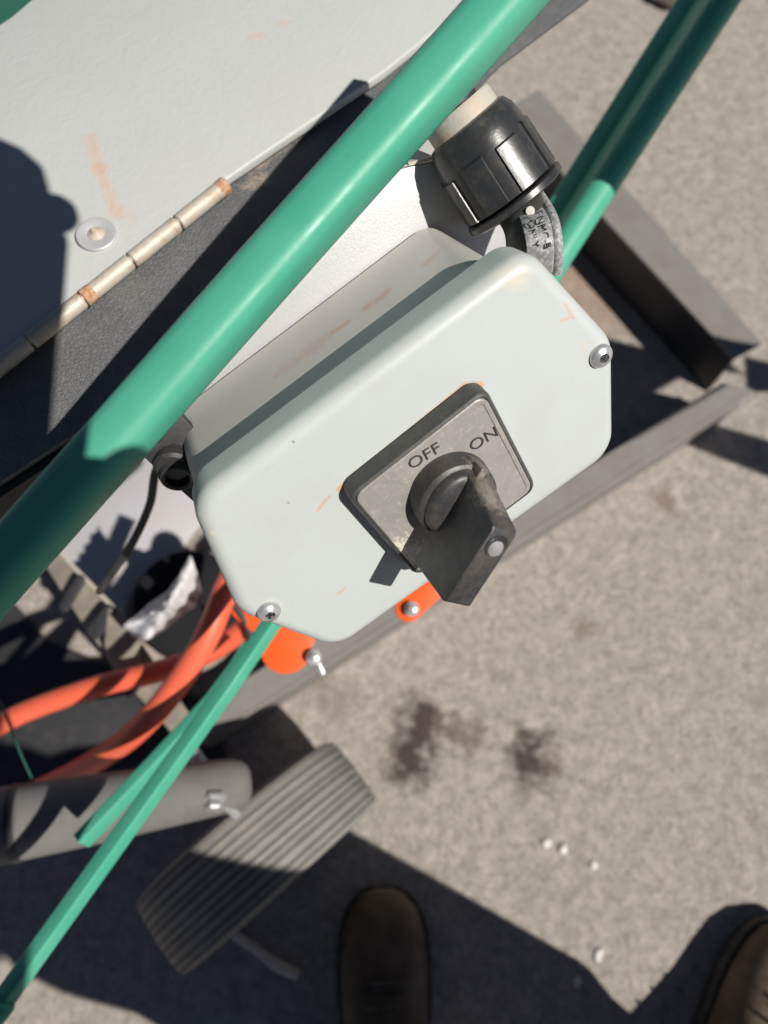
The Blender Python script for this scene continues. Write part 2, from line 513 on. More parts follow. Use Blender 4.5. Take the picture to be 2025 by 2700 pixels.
prism('web', [lo_out0 + dz, lo_out1 + dz, lo_out1 + dz - nn * t, lo_out0 + dz - nn * t], Vector((0, 0, -(ZT - t - .002))), mSteel.m, fr)
tube('bright_edge', [lo_out0 + Vector((0, 0, -.002)) + nn * .002, lo_out1 + Vector((0, 0, -.002)) + nn * .002], .0022, mSteel.m, fr, seg=8)

# unseen plate and bars on the right, outlines cut from the shadow they cast
def sunlift(p, z): return p + SUN * (z / SUN.z)
SZ = .66
dk = thing('shade_plate', sunlift(G(1700, 1050), SZ), 'unseen dark plate cut to shade the frame corner, just outside the photo on the right', 'steel plate')
poly = [(1380, 835), (1745, 930), (1925, 960), (1965, 990), (1850, 965), (1500, 1165), (1300, 1250), (1250, 1000)]
prism('plate', [sunlift(G(*p), SZ) for p in poly], Vector((0, 0, .004)), mSteel.m, dk)
prism('bar', [sunlift(G(*p), SZ) for p in ((1790, 1165), (1865, 1118), (2125, 1195), (2330, 1360), (2180, 1320))], Vector((0, 0, .02)), mSteel.m, dk)
prism('bar', [sunlift(G(*p), SZ) for p in ((1985, 950), (2120, 985), (2120, 1035), (1990, 1035))], Vector((0, 0, .02)), mSteel.m, dk)

# ------------------------------------------------------------------ cabinet: black sheet, pale panel, hinge
cab = thing('machine_cabinet', G(500, 700, .72), 'machine cabinet with pale grey hinged lid above a black textured side sheet', 'cabinet')
ZS = .725
sheet = [G(*p, ZS) for p in [(-160, 1375), (440, 985), (640, 800), (1155, 330), (1320, 165), (1620, -60), (1700, -330), (700, -330), (-400, 500), (-400, 1560)]]
prism('side_sheet', sheet, Vector((0, 0, -.004)), mBlackSheet.m, cab, .001)
ed = [G(*p, ZS - .005) for p in [(-160, 1375), (440, 985)]]
prism('folded_edge', [ed[0], ed[1], ed[1] + Vector((.004, -.006, 0)), ed[0] + Vector((.004, -.006, 0))], Vector((0, 0, -.03)), mRubber.m, cab)
pv = [gp(*p) for p in [(-330, 1235), (195, 788), (592, 474), (1010, 190), (1400, -120), (1700, -700), (500, -600), (140, -60), (85, -5), (30, 42), (-45, 92), (-700, 480)]]
prism('lid_panel', [p + Vector((0, 0, -.006)) for p in pv], Vector((0, 0, .006)), mPanel.m, cab, .0015, 3)
# hinge
ha, hb = G(604, 468, ZP), G(-120, 1050, ZP)
ha = G(596, 483, ZP); hb = G(-110, 1048, ZP)
hl = (hb - ha).length
cuts = [0, .20, .385, .565, .76, .95]
hz = Vector((0, 0, -.001))
for i in range(5):
    a, b = ha.lerp(hb, cuts[i] + .003), ha.lerp(hb, cuts[i + 1] - .003)
    dd = (b - a).normalized()
    ln = (b - a).length
    k = lathe('knuckle', a + hz, dd, [(0, 0), (0, .0038), (.0006, .0044), (ln - .0006, .0044), (ln, .0038), (ln, 0)], mHinge.m, cab, 20)
    if i in (0, 2):
        e0 = a if i == 0 else b
        s_ = 1 if i == 0 else -1
        lathe('rust_cap', e0 + hz - dd * s_ * .0004, dd * s_, [(0, 0), (0, .0043), (.0005, .0047), (.0045, .0046), (.0062, .0044)], mRustH.m, k, 18)
bmobj('hinge_pin', tube_bm([ha, hb], .0022, 10), mHinge.m, cab, smooth=True)
# washer and rivet on the panel
wc = G(255, 620, ZP + .0005)
wa = Vector((.05, -.02, 1)).normalized()
wsh = lathe('washer', wc, wa, [(0, .0040), (0, .0105), (.0012, .0105), (.0016, .0100), (.0014, .0052), (.0008, .0042)], mSilver.m, cab, 40, closed=True)
lathe('rivet', wc, wa, [(0, .0046), (.0014, .0044), (.0022, .0030), (.0034, .0018), (.0042, .0015), (.0042, 0)], mCollar.m, wsh, 20)
t_ = thing('green_rail', G(0, 0, .60), 'green rail with shade painted in as dark green, past the rounded corner of the pale cabinet lid', 'rail')
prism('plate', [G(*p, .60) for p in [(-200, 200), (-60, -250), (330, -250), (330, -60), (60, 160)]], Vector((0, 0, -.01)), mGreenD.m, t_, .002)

# ------------------------------------------------------------------ mounting plate behind the box (parallel to the box face)
HB = -.094
mp = thing('mounting_plate', onbox(900, 800, HB), 'bright galvanised mounting plate behind the grey switch box', 'metal plate')
pp = [onbox(*p, HB) for p in [(930, 478), (1078, 441), (1150, 425), (1380, 560), (1345, 700), (1000, 1010), (660, 1150), (400, 1215), (372, 1170), (600, 830)]]
prism('plate', pp, -BN * .003, mSilver.m, mp, .0006)
pf = [onbox(*p, HB) for p in [(1080, 437), (1150, 421)]]
prism('flange', [pf[0], pf[1], pf[1] - BN * .02, pf[0] - BN * .02], E2 * .0016, mCollar.m, mp)

# pale sheet far behind, seen left of the box and above the nut
ps = thing('belly_panel', P(300, 1400, .55), 'pale lilac grey sheet seen between the green pipe and the box', 'sheet metal')
prism('plate', [P(*p) for p in [(-60, 1245, .60), (230, 1040, .585), (330, 1060, .575), (150, 1300, .59), (60, 1345, .60), (10, 1310, .61)]],
      ray(100, 1300) * .006, mPale.m, ps, .0012)
fs = thing('floor_plate', G(330, 1420), 'pale lilac steel plate lying low between the green pipe and the box left end', 'steel plate')
fq = [G(*p, .05) for p in [(120, 1330), (350, 960), (900, 900), (760, 1200), (516, 1395), (346, 1650), (148, 1455)]]
prism('plate', [q + Vector((0, 0, -.006)) for q in fq], Vector((0, 0, .006)), mPale.m, fs, .0015)
prism('front_lip', [G(148, 1462, .042), G(346, 1658, .042), G(334, 1672, .042), G(136, 1474, .042)], Vector((0, 0, -.025)), mCollar.m, fs)
tb = thing('shade_mat', G(250, 1900), 'black mat standing in for shade on the ground under the orange cables', 'mat')
prism('mat', [G(*p) for p in [(-300, 1560), (40, 1590), (130, 1690), (260, 1745), (400, 1800), (560, 1850), (600, 2000), (520, 2120), (-300, 2200)]], Vector((0, 0, .012)), mRubber.m, tb, .003)  # black sheet added where the ground only lies in shade
ps2 = thing('back_sheet', P(1100, 390, .48), 'small pale sheet showing between the green pipe and the black nut', 'sheet metal')
prism('plate', [P(*p) for p in [(960, 300, .50), (1130, 290, .50), (1370, 520, .47), (1345, 700, .47), (1250, 690, .46), (1050, 520, .46)]], ray(1100, 400) * .004, mPale.m, ps2, .001)

# ------------------------------------------------------------------ switch box
sb = thing('switch_box', BC, 'pale grey metal switch box with two lid screws and a rotary ON OFF knob', 'switch box', matrix=BM)
LV = [(-.0796, -.0530), (.0793, -.0548), (.0976, -.0015), (.0805, .0575), (-.0765, .0575), (-.0972, .000)]
LR = [.016, .016, .018, .013, .017, .022]
lev = [(-.0135, .0004), (-.007, .0)]
for k in range(1, 8):
    a = k / 7 * math.pi / 2
    lev.append((-.0065 + .0065 * math.sin(a), .0065 * (1 - math.cos(a))))
lev = [(z, max(i, 0)) for z, i in lev]
bmobj('lid', stack_bm(LV, LR, [(-.0185, .003), (-.0185, .0006)] + lev[1:], 10), mL.m, sb, angle=35)
BV = [(-.0765, -.0505), (.074, -.0505), (.0915, 0), (.0742, .0488), (-.0775, .0488), (-.0945, 0)]
body = bmobj('body', stack_bm(BV, [.012, .012, .013, .012, .012, .013], [(-.093, .002), (-.091, 0), (-.0186, 0)], 8), mB.m, sb, angle=35)
bmobj('gasket', stack_bm(BV, .012, [(-.0189, -.0015), (-.0175, -.0015)], 6), mRubber.m, body)

def screw(x, y, rot, z=0.0, r=.0052):
    prof = [(0, r), (.0009, r), (.0016, r * .93), (.0024, r * .76), (.0030, r * .5), (.0032, r * .42), (.0019, r * .36), (.0019, 0)]
    s = lathe('lid_screw', (x, y, z + .0001), (0, 0, 1), prof, mZinc.m, sb, 32)
    bm = bmesh.new()
    for a in (rot, rot + 90):
        c_, s_ = math.cos(R(a)), math.sin(R(a))
        box_bm((x, y, z + .0024), (c_ * r * .55, s_ * r * .55, 0), (-s_ * r * .11, c_ * r * .11, 0), (0, 0, .0006), bm)
    bmobj('cross_slot', bm, mSlot.m, s)
s1 = loc(1586, 940, .001); s2 = loc(710, 1615, .001)
screw(s1.x, s1.y, 20); screw(s2.x, s2.y, 50)

AX = loc(1160, 1262, 0)          # spindle axis
kx, ky = AX.x, AX.y
SQ = [(-.0278, -.0348), (.0382, -.0338), (.0400, .0276), (-.0288, .0250)]
base = bmobj('switch_base', stack_bm(SQ, .0058, [(.0003, .0010), (.0010, 0), (.0080, .0003), (.0094, .0010), (.0098, .0020), (.0090, .0026)], 8), mBaseP.m, sb, angle=30)
fp = bmobj('faceplate', stack_bm(SQ, .0070, [(.0085, .0023), (.0099, .0024), (.0102, .0029), (.0102, .0042), (.0098, .0046)], 8), mFace.m, sb, angle=30)
def text(name, s, size, M, m, parent, extr=.00008):
    cu = bpy.data.curves.new(name, 'FONT'); cu.body = s; cu.size = size; cu.extrude = extr
    cu.align_x = 'CENTER'; cu.align_y = 'CENTER'; cu.resolution_u = 4; cu.offset = -size * .006
    o = bpy.data.objects.new(name, cu); C.objects.link(o)
    dg = bpy.context.evaluated_depsgraph_get()
    me = bpy.data.meshes.new_from_object(o.evaluated_get(dg))
    bpy.data.objects.remove(o)
    me.transform(M); me.name = name
    me.materials.clear(); me.materials.append(m)
    n = bpy.data.objects.new(name, me)
    return link(n, parent)
o1 = loc(1119, 1203, .0100); o2 = loc(1276, 1158, .0100)
text('off_lettering', 'OFF', .0074, Matrix.Translation((o1.x, o1.y, .01022)) @ Matrix.Rotation(R(-5), 4, 'Z') @ Matrix.Diagonal((1.12, 1, 1, 1)), mInk.m, fp)
text('on_lettering', 'ON', .0074, Matrix.Translation((o2.x, o2.y, .01022)) @ Matrix.Rotation(R(-5), 4, 'Z') @ Matrix.Diagonal((1.12, 1, 1, 1)), mInk.m, fp)
# knob
KT = Vector((.865, .50, 0)).normalized(); KN = Vector((-KT.y, KT.x, 0)); K0 = Vector((kx, ky, 0)); KZ = Vector((0, 0, 1))
rkd = .0175
kd = lathe('knob_disc', K0, KZ, [(.0098, 0), (.0098, rkd + .0006), (.0150, rkd), (.0186, rkd - .0005), (.0198, rkd - .0022), (.0200, rkd - .004), (.0200, 0)], mKnob.m, sb, 56, 30)
bm = bmesh.new()
# rounded shoulders on each side of the blade
for sgn in (1, -1):
    prof = []
    n1, n2 = 14, 7
    rows = []
    for j in range(n2 + 1):
        rr_, zz = [(.0148, .0199), (.0146, .0212), (.0140, .0224), (.0131, .0232), (.0120, .0237), (.0105, .0240), (.0085, .0242), (.0060, .0243)][j]
        row = []
        for i in range(n1 + 1):
            a = math.pi * i / n1
            row.append(bm.verts.new(K0 + KT * (rr_ * math.cos(a)) + KN * sgn * (.0035 + (rr_ - .0035) * math.sin(a)) + KZ * zz))
        rows.append(row)
    for a_, b_ in zip(rows, rows[1:]):
        for i in range(n1):
            bm.faces.new((a_[i], a_[i + 1], b_[i + 1], b_[i]))
    bm.faces.new(rows[-1])
bmobj('knob_shoulder', bm, mKnob.m, kd, angle=45)
a_ = K0 + KT * .012 + KZ * .036; b_ = K0 + KT * .018 + KZ * .020
mKnob.stain(a_, b_, .0065, (.30, .26, .21), .75, 500, .7)
ht = .0061
def kp(t, z, s): return K0 + KT * t + KZ * z + KN * s
bm = bmesh.new()
prof = [(-.0302, .0205), (-.0288, .0480), (-.0275, .0502), (.0062, .0505), (.0082, .0490), (.0150, .0200), (.0130, .0150), (-.012, .0150), (-.0165, .0205)]
a = [bm.verts.new(kp(t, z, -ht)) for t, z in prof]; b = [bm.verts.new(kp(t, z, ht)) for t, z in prof]
bm.faces.new(a); bm.faces.new(b[::-1])
for i in range(len(prof)):
    j = (i + 1) % len(prof); bm.faces.new((a[i], a[j], b[j], b[i]))
bmesh.ops.recalc_face_normals(bm, faces=bm.faces)
bevel(bm, .0009, 3, 40)
kg = bmobj('knob_grip', bm, mKnob.m, kd, angle=40)
# small tongue and groove on the lit end of the grip
bm = bmesh.new()
box_bm(K0 + KT * .0155 + KN * .0020 + KZ * .0215, KT * .0030, KN * .0016, KZ * .0035, bm)
bmesh.ops.recalc_face_normals(bm, faces=bm.faces); bevel(bm, .0006, 2)
bmobj('pointer', bm, mKnob.m, kd, angle=40)
# screw well in the top of the grip: dark ring, bright screw
lathe('screw_well', kp(.0005, .0505, 0), KZ, [(.0001, 0), (.0001, .0040), (.0003, .0043), (.0004, .0046), (.0, .0048)], mSlot.m, kd, 30)
lathe('knob_screw', kp(-.0004, .0508, 0), KZ, [(0, .0033), (.0004, .0031), (.0007, .0022), (.0006, 0)], mZinc.m, kd, 24)

# black cable gland with an open eye on the left end of the box
gl = thing('cable_gland', onbox(470, 1235, -.075), 'black plastic gland with a round open hole at the left end of the switch box', 'cable gland')
HG = -.068
prism('flange', [onbox(*p, HG) for p in [(425, 1128), (470, 1085), (560, 1180), (585, 1420), (522, 1335), (395, 1222), (378, 1205), (398, 1178), (424, 1165)]], -BN * .006, mRubber.m, gl, .001)
gc = onbox(470, 1238, HG)
gn = (BN * .75 - E1 * .25 + E2 * -.1).normalized()
lathe('eye_ring', gc, gn, [(-.002, .0052), (-.002, .0090), (.004, .0088), (.0062, .0078), (.0066, .0068), (.0060, .0056), (0, .0052)], mRubber.m, gl, 36, closed=True)
lathe('collar', gc + (onbox(440, 1190, HG) - gc) * .45, gn, [(-.004, .0), (-.004, .0085), (.003, .0088), (.0045, .0075), (.0045, 0)], mRubber.m, gl, 36)

# ------------------------------------------------------------------ conduit fitting
cf = thing('conduit_fitting', P(1400, 560, .32), 'black ribbed conduit nut and curved elbow marked FNMC-B ONLY above the switch box', 'conduit fitting')
na, nb = P(1226, 325, .320), P(1352, 522, .333)
nd = (nb - na).normalized(); nl = (nb - na).length
NR = .0215
lathe('nut', na, nd, [(0, 0), (0, NR * .72), (.001, NR * .86), (.005, NR * .96), (.010, NR), (nl * .93, NR * 1.03), (nl * .93, 0)], mNut.m, cf, 64, 30)
lathe('rim', na, nd, [(nl * .965, 0), (nl * .965, NR * 1.06), (nl * .985, NR * 1.11), (nl * 1.05, NR * 1.11), (nl * 1.08, NR * 1.0), (nl * 1.08, 0)], mNut.m, cf, 64, 30)
u, v = frame_of(nd)
vw = (CAM - na).normalized(); vw = (vw - nd * vw.dot(nd)).normalized(); sd_ = nd.cross(vw)
for k in range(8):
    a = 2 * math.pi * (k + .42) / 8
    bm = bmesh.new()
    rows = []
    l0 = nl * (.40 if k % 2 else .36)
    for (l, ro) in ((l0 - .001, .998), (l0, 1.055), (nl * .925, 1.085), (nl * .93, 1.0)):
        rows.append([bm.verts.new(na + nd * l + (vw * math.cos(a + q) + sd_ * math.sin(a + q)) * NR * ro) for q in [-.24 + .08 * i for i in range(7)]])
    for r0, r1 in zip(rows, rows[1:]):
        for i in range(6): bm.faces.new((r0[i], r0[i + 1], r1[i + 1], r1[i]))
    lo = [bm.verts.new(na + nd * l + (vw * math.cos(a + q) + sd_ * math.sin(a + q)) * NR * .98) for q in (-.26, .26) for l in (l0, nl * .93)]
    bm.faces.new((lo[0], rows[1][0], rows[2][0], lo[1])); bm.faces.new((lo[2], rows[1][-1], rows[2][-1], lo[3]))
    bmobj('grip_lug', bm, mNut.m, cf, angle=30)
lathe('collar', na, -nd, [(-.002, .0), (-.002, NR * .76), (.0055, NR * .76), (.0070, NR * .72), (.0070, 0)], mCollar.m, cf, 48)
lathe('conduit', na, -nd, [(.005, .0), (.005, NR * .5), (.014, NR * .5), (.014, 0)], mRubber.m, cf, 32)
ep = [P(1352, 520, .334), P(1392, 590, .324), P(1398, 670, .326), P(1375, 760, .345), P(1330, 860, .355)]
tube('elbow', ep, .0108, mElbowB.m, cf, seg=32)
# flat lit flank of the elbow that carries the lettering
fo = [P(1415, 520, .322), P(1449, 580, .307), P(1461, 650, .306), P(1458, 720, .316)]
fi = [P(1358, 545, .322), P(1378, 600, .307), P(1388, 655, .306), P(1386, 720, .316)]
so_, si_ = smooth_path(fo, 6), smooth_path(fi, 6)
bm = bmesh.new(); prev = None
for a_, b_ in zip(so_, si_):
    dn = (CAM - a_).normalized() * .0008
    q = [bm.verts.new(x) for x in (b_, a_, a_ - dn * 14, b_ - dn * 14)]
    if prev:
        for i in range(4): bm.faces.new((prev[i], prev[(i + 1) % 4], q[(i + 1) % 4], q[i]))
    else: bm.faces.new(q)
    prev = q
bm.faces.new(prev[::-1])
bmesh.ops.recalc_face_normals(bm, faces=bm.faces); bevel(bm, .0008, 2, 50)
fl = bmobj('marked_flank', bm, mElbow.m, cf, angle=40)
tube('outer_rib', [p + (CAM - p).normalized() * .0004 for p in (P(1422, 512, .326), P(1458, 575, .312), P(1471, 650, .311), P(1469, 720, .321))], .0022, mElbow.m, cf, seg=12)
def camtext(s, px0, px1, dep, size, m, parent, flip=1):
    a_, b_ = P(*px0, dep), P(*px1, dep)
    x = (b_ - a_).normalized(); n_ = (CAM - a_).normalized(); n_ = (n_ - x * n_.dot(x)).normalized(); y = n_.cross(x)
    M = Matrix((x, y, n_)).transposed().to_4x4(); M.translation = (a_ + b_) / 2
    return text('embossed_lettering', s, size, M, m, parent, .0002)
camtext('FNMC-B', (1419, 562), (1444, 650), .3052, .0044, mInk.m, fl)
camtext('ONLY', (1398, 590), (1412, 645), .3052, .0042, mInk.m, fl)
lathe('white_dot', P(1398, 556, .3125), (CAM - P(1398, 556, .3125)), [(0, 0), (0, .0019), (.0004, .0018), (.0006, 0)], mStone.m, cf, 20)

# ------------------------------------------------------------------ green pipes
def facing(a, b, deg):
    d_ = (b - a).normalized(); m_ = (a + b) / 2
    vc = (CAM - m_).normalized(); vc = (vc - d_ * vc.dot(d_)).normalized()
    s_ = d_.cross(vc)
    if (CM.transposed() @ s_).x > 0: s_ = -s_          # towards the upper left of the view
    return vc * math.cos(R(deg)) + s_ * math.sin(R(deg))
def gthing(name, label, cat, path, rad, grp='green painted frame pipes of the machine', m=None, **k):
    t = tube_bm([Vector(p) for p in path], rad, **k)
    o = bmobj(name, t, (m or mGreen).m, None, angle=40)
    return tag(o, label, cat, grp)
gthing('green_pipe', 'thick green round pipe crossing in front of the switch box, largest of the green pipes', 'pipe',
       [P(1560, -250, .285), P(1147, 216, .282), P(700, 716, .28), P(183, 1300, .279), P(-260, 1800, .278)], .0107, sq=(1, 1), up=facing(P(1147, 216, .282), P(183, 1300, .279), 27), rc=.62)
dA = .64
def ptA(y, x0, sl, d): return P(x0 - sl * y, y, d)
gthing('green_pipe', 'shaded green pipe running up right from the conduit fitting, left of a parallel pair', 'pipe',
       [ptA(-200, 1826, .63, .66), ptA(1100, 1826, .63, .62)], .0100, sq=(1, 1), up=facing(ptA(-200, 1826, .63, .66), ptA(1100, 1826, .63, .62), 40), rc=.4)
gthing('green_pipe', 'green pipe with a sunlit lower end, right of the parallel pair by the conduit fitting', 'pipe',
       [ptA(-200, 1911, .65, .615), ptA(760, 1911, .65, .600), P(1240, 1080, .59)], .0122, seg=32)
BB = [ptA(-600, 1911, .65, .615), ptA(-200, 1911, .65, .615), ptA(515, 1911, .65, .605)]
gthing('green_pipe', 'unseen green pipe end placed to shade the pipe pair, just outside the photo to the right', 'pipe',
       [BB[0] + SUN * .27 + Vector((0, 0.01, 0)), BB[2] + SUN * .27 + Vector((0, 0.01, 0))], .030, seg=32)  # unseen thick pipe set towards the sun to shade the pipe below it
upv = CM @ Vector((-.5, .55, .62))
gthing('green_bar', 'long thin green square bar running from under the box to the lower left corner', 'bar',
       [P(780, 1545, .56), P(610, 1800, .53), P(300, 2232, .50), P(-4, 2655, .47)], .0056, sq=(1, 1), up=facing(P(610, 1800, .53), P(-4, 2655, .47), 38), n=2, grp='thin green square bars')
gthing('green_bar', 'shorter green bar beside the long one, ending on the grey pipe', 'bar',
       [P(660, 1705, .63), P(560, 1850, .61), P(215, 2218, .565)], .0068, sq=(1.1, .7), up=facing(P(560, 1850, .61), P(220, 2215, .575), 35), n=2, grp='thin green square bars')
gthing('green_wire', 'thin green wire hanging at the left edge of the photo', 'wire',
       [P(-10, 1830, .62), P(30, 1925, .63), P(60, 2000, .64), P(95, 2075, .65)], .0009, seg=8, grp=None, m=mGreenD)
jt = lathe('end_joint', P(2, 2648, .469), P(300, 2232, .50) - P(-4, 2655, .47), [(-.010, 0), (-.010, .0085), (.001, .009), (.003, .008), (.003, 0)], mGreen.m, None, 24)
tag(jt, 'small green end joint on the thin bar at the lower left corner', 'joint')

# ------------------------------------------------------------------ orange cables and lugs
c1 = tube('orange_cable', [P(-80, 1955, .74), P(60, 1880, .73), P(250, 1812, .72), P(400, 1775, .715), P(520, 1735, .71), P(625, 1672, .70), P(700, 1600, .69)],
          .0106, mOrange.m, None, seg=20)
tag(c1, 'orange cable running nearly level to the left edge, the rear one of the crossing pair', 'cable', 'orange cables under the box')
c2 = tube('orange_cable', [P(650, 1440, .66), P(600, 1545, .655), P(545, 1680, .65), P(470, 1800, .655), P(375, 1915, .67), P(270, 1995, .70), P(150, 2062, .735), P(20, 2120, .76)],
          .0112, mOrange.m, None, seg=20)
tag(c2, 'orange cable curving steeply down from the box, the front one of the crossing pair', 'cable', 'orange cables under the box')
st = tube('black_strap', [P(600, 1570, .675), P(640, 1625, .675), P(668, 1690, .68)], .0045, mRubber.m, None, seg=10)
tag(st, 'short black strap across the orange cable ends beside the box corner', 'strap')
def stadium(a, b, r, d0, seg=12):
    a, b = Vector(a), Vector(b); dv = (b - a).normalized(); nn = Vector((-dv.y, dv.x))
    pts = []
    for k in range(seg + 1):
        an = math.pi / 2 + math.pi * k / seg
        pts.append(a + dv * r * math.cos(an) + nn * r * math.sin(an))
    for k in range(seg + 1):
        an = -math.pi / 2 + math.pi * k / seg
        pts.append(b + dv * r * math.cos(an) + nn * r * math.sin(an))
    return [P(p.x, p.y, d0) for p in pts]
vd = ray(900, 1650)
def bolt(px, py, d, r, par, name='bolt', toward=None):
    p = P(px, py, d); n_ = toward or (CAM - p).normalized()
    b_ = lathe(name, p, n_, [(-.002, 0), (-.002, r * 1.6), (0, r * 1.6), (.0006, r * 1.5), (.0006, r), (r * .9, r), (r * 1.0, r * .85), (r * 1.0, 0)], mZinc.m, par, 6 if False else 24)
    return b_
lg = thing('orange_lug', P(750, 1690, .66), 'round orange bracket with a bolt showing under the lower edge of the lid', 'bracket', 'orange brackets')
prism('plate', stadium((752, 1712), (800, 1560), 66, .66), vd * .006, mOrangeP.m, lg, .001)
prism('plate', stadium((650, 1600), (700, 1640), 42, .672), vd * .006, mOrangeP.m, lg, .001)
bolt(828, 1733, .652, .0042, lg)
prism('cotter', stadium((838, 1752), (848, 1776), 7, .662), vd * .004, mZinc.m, lg, .0006)
lg2 = thing('orange_lug', P(1090, 1605, .62), 'small orange tab with a bolt showing between the lid and the knob grip', 'bracket', 'orange brackets')
prism('plate', stadium((1078, 1604), (1190, 1500), 36, .62), vd * .006, mOrangeP.m, lg2, .001)
bolt(1086, 1606, .614, .0040, lg2)

# ------------------------------------------------------------------ lower left clutter
ck = tube('black_cable', [P(560, 1130, .45), P(425, 1215, .47), P(395, 1330, .49), P(350, 1430, .505), P(300, 1505, .52), P(262, 1560, .535)], .0028, mRubber.m, None, seg=14)
tag(ck, 'thin black cable curving over the pale sheet left of the switch box', 'cable')
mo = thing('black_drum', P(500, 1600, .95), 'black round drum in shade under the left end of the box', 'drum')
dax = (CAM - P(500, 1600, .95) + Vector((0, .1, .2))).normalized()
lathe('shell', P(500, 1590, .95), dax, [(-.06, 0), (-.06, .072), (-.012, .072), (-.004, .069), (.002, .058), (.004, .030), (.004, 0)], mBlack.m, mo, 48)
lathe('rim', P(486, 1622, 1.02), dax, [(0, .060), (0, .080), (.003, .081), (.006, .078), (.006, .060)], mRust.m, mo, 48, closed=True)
# crumpled white plastic sheet
bm = bmesh.new()
poly = [(325, 1650), (395, 1590), (440, 1560), (470, 1520), (500, 1465), (520, 1510), (533, 1560), (515, 1600), (470, 1630), (430, 1668), (385, 1690), (350, 1680)]
cen = Vector((435, 1605))
grid = []
rnd = random.Random(3)
for j in range(9):
    f = j / 8
    row = []
    n_ = 48
    for i in range(n_):
        s_ = i / n_ * len(poly); a_ = Vector(poly[int(s_)]); b_ = Vector(poly[(int(s_) + 1) % len(poly)])
        q = a_.lerp(b_, s_ - int(s_)); q = cen.lerp(q, max(f, .001))
        hgt = .010 * math.sin(q.x * .055 + q.y * .031) + .008 * math.sin(q.x * .11 - q.y * .09) + rnd.uniform(-.002, .002)
        row.append(bm.verts.new(P(q.x, q.y, .67 + hgt * .9 + .02 * f * f)))
    grid.append(row)
for a_, b_ in zip(grid, grid[1:]):
    for i in range(48): bm.faces.new((a_[i], a_[(i + 1) % 48], b_[(i + 1) % 48], b_[i]))
o = bmobj('plastic_sheet', bm, mWhite.m, None, smooth=True)
md = o.modifiers.new('thick', 'SOLIDIFY'); md.thickness = .0012
tag(o, 'crumpled white plastic sheet lying beside the black drum', 'plastic sheet')
# rusty bracket
rb = thing('rusty_bracket', P(250, 1620, .78), 'rusty grey steel bracket with two black blocks below the pale sheet', 'bracket')
prism('flat_bar', [P(*p) for p in [(105, 1470, .80), (150, 1455, .80), (350, 1660, .76), (470, 1840, .74), (520, 1910, .74), (455, 1935, .74), (330, 1800, .76), (215, 1640, .78)]], ray(250, 1620) * .006, mRust.m, rb, .001)
prism('edge_strip', [P(*p) for p in [(146, 1452, .785), (156, 1448, .785), (352, 1648, .745), (342, 1656, .745)]], ray(250, 1620) * .012, mCollar.m, rb)
for (a_, b_, wd, d) in (((170, 1600), (212, 1530), 24, .765), ((250, 1665), (288, 1615), 34, .75)):
    prism('rubber_block', stadium(a_, b_, wd * .6, d), ray(250, 1620) * .012, mRubber.m, rb, .001)
prism('gusset', [P(*p) for p in [(285, 1600, .748), (330, 1640, .745), (375, 1700, .745), (370, 1790, .745), (300, 1770, .75), (275, 1700, .75)]], ray(250, 1620) * .006, mRust.m, rb, .001)

# ------------------------------------------------------------------ grey pipe with a bolt
gpp = thing('grey_pipe', P(300, 2120, .80), 'stout grey steel pipe with a rounded end pointing right', 'pipe')
pa, pb = P(-160, 2205, .62), P(640, 2064, .67)
pd = (pb - pa).normalized(); pl = (pb - pa).length
prof = [(0, 0), (0, .033), (pl * .5, .029), (pl * .90, .0240), (pl * .96, .0228), (pl * 1.0, .0195), (pl * 1.02, .015), (pl * 1.03, .009), (pl * 1.032, 0)]
lathe('barrel', pa, pd, prof, mPipe.m, gpp, 48, 50)
lathe('shadow_band', pa, pd, [(pl * .235, .0300), (pl * .235, .0322), (pl * .262, .0318), (pl * .262, .0298)], mRubber.m, gpp, 48, closed=True)  # dark ring drawn in place of a shadow stripe across the pipe
bn = (CM @ Vector((.1, -.75, .65))).normalized()
bb = P(566, 2124, .640)
lathe('bolt', bb - bn * .008, bn, [(0, 0), (0, .011), (.003, .011), (.003, .0075), (.010, .0075), (.012, .006), (.012, 0)], mZinc.m, gpp, 6, 20)
tube('threaded_end', [P(590, 2118, .65), P(625, 2150, .66)], .0042, mZinc.m, gpp, seg=12)

# ------------------------------------------------------------------ ribbed wheel
WR, WW = .136, .045
e0, e1_ = G(432, 2470, WR), G(935, 2030, WR)
roll = (e1_ - e0); roll.z = 0; roll.normalize()
axl = Vector((0, 0, 1)).cross(roll).normalized()
wc_ = (e0 + e1_) / 2; wc_.z = WR
wt = thing('wheel', Vector((wc_.x, wc_.y, 0)), 'grey ribbed wheel of the machine standing half in sunlight on the asphalt', 'wheel')
prof = [(-WW * .8, WR * .60), (-WW * .98, WR * .72), (-WW, WR * .88), (-WW * .95, WR * .955), (-WW * .88, WR * .985)]
NRIB = 9
RB = [0, .10, .235, .33, .43, .56, .645, .76, .885, 1]
for k in range(NRIB):
    x0 = -WW * .86 + (2 * WW * .86) * RB[k]; x1 = -WW * .86 + (2 * WW * .86) * RB[k + 1]
    crown = lambda x: WR * (1 - .022 * (x / WW) ** 2)
    g_ = (x1 - x0) * .14
    prof += [(x0 + g_ * .4, crown(x0) - .0022), (x0 + g_, crown(x0)), (x1 - g_, crown(x1)), (x1 - g_ * .4, crown(x1) - .0022)]
prof += [(WW * .88, WR * .985), (WW * .95, WR * .955), (WW, WR * .88), (WW * .98, WR * .72), (WW * .8, WR * .60)]
mTyre.stain(e0 + Vector((0, 0, -.03)), e0 + Vector((0, 0, .03)), .07, (.26, .20, .13), .7, 60, .5)
lathe('tyre', wc_, axl, prof, mTyre.m, wt, 120, 30, closed=True)
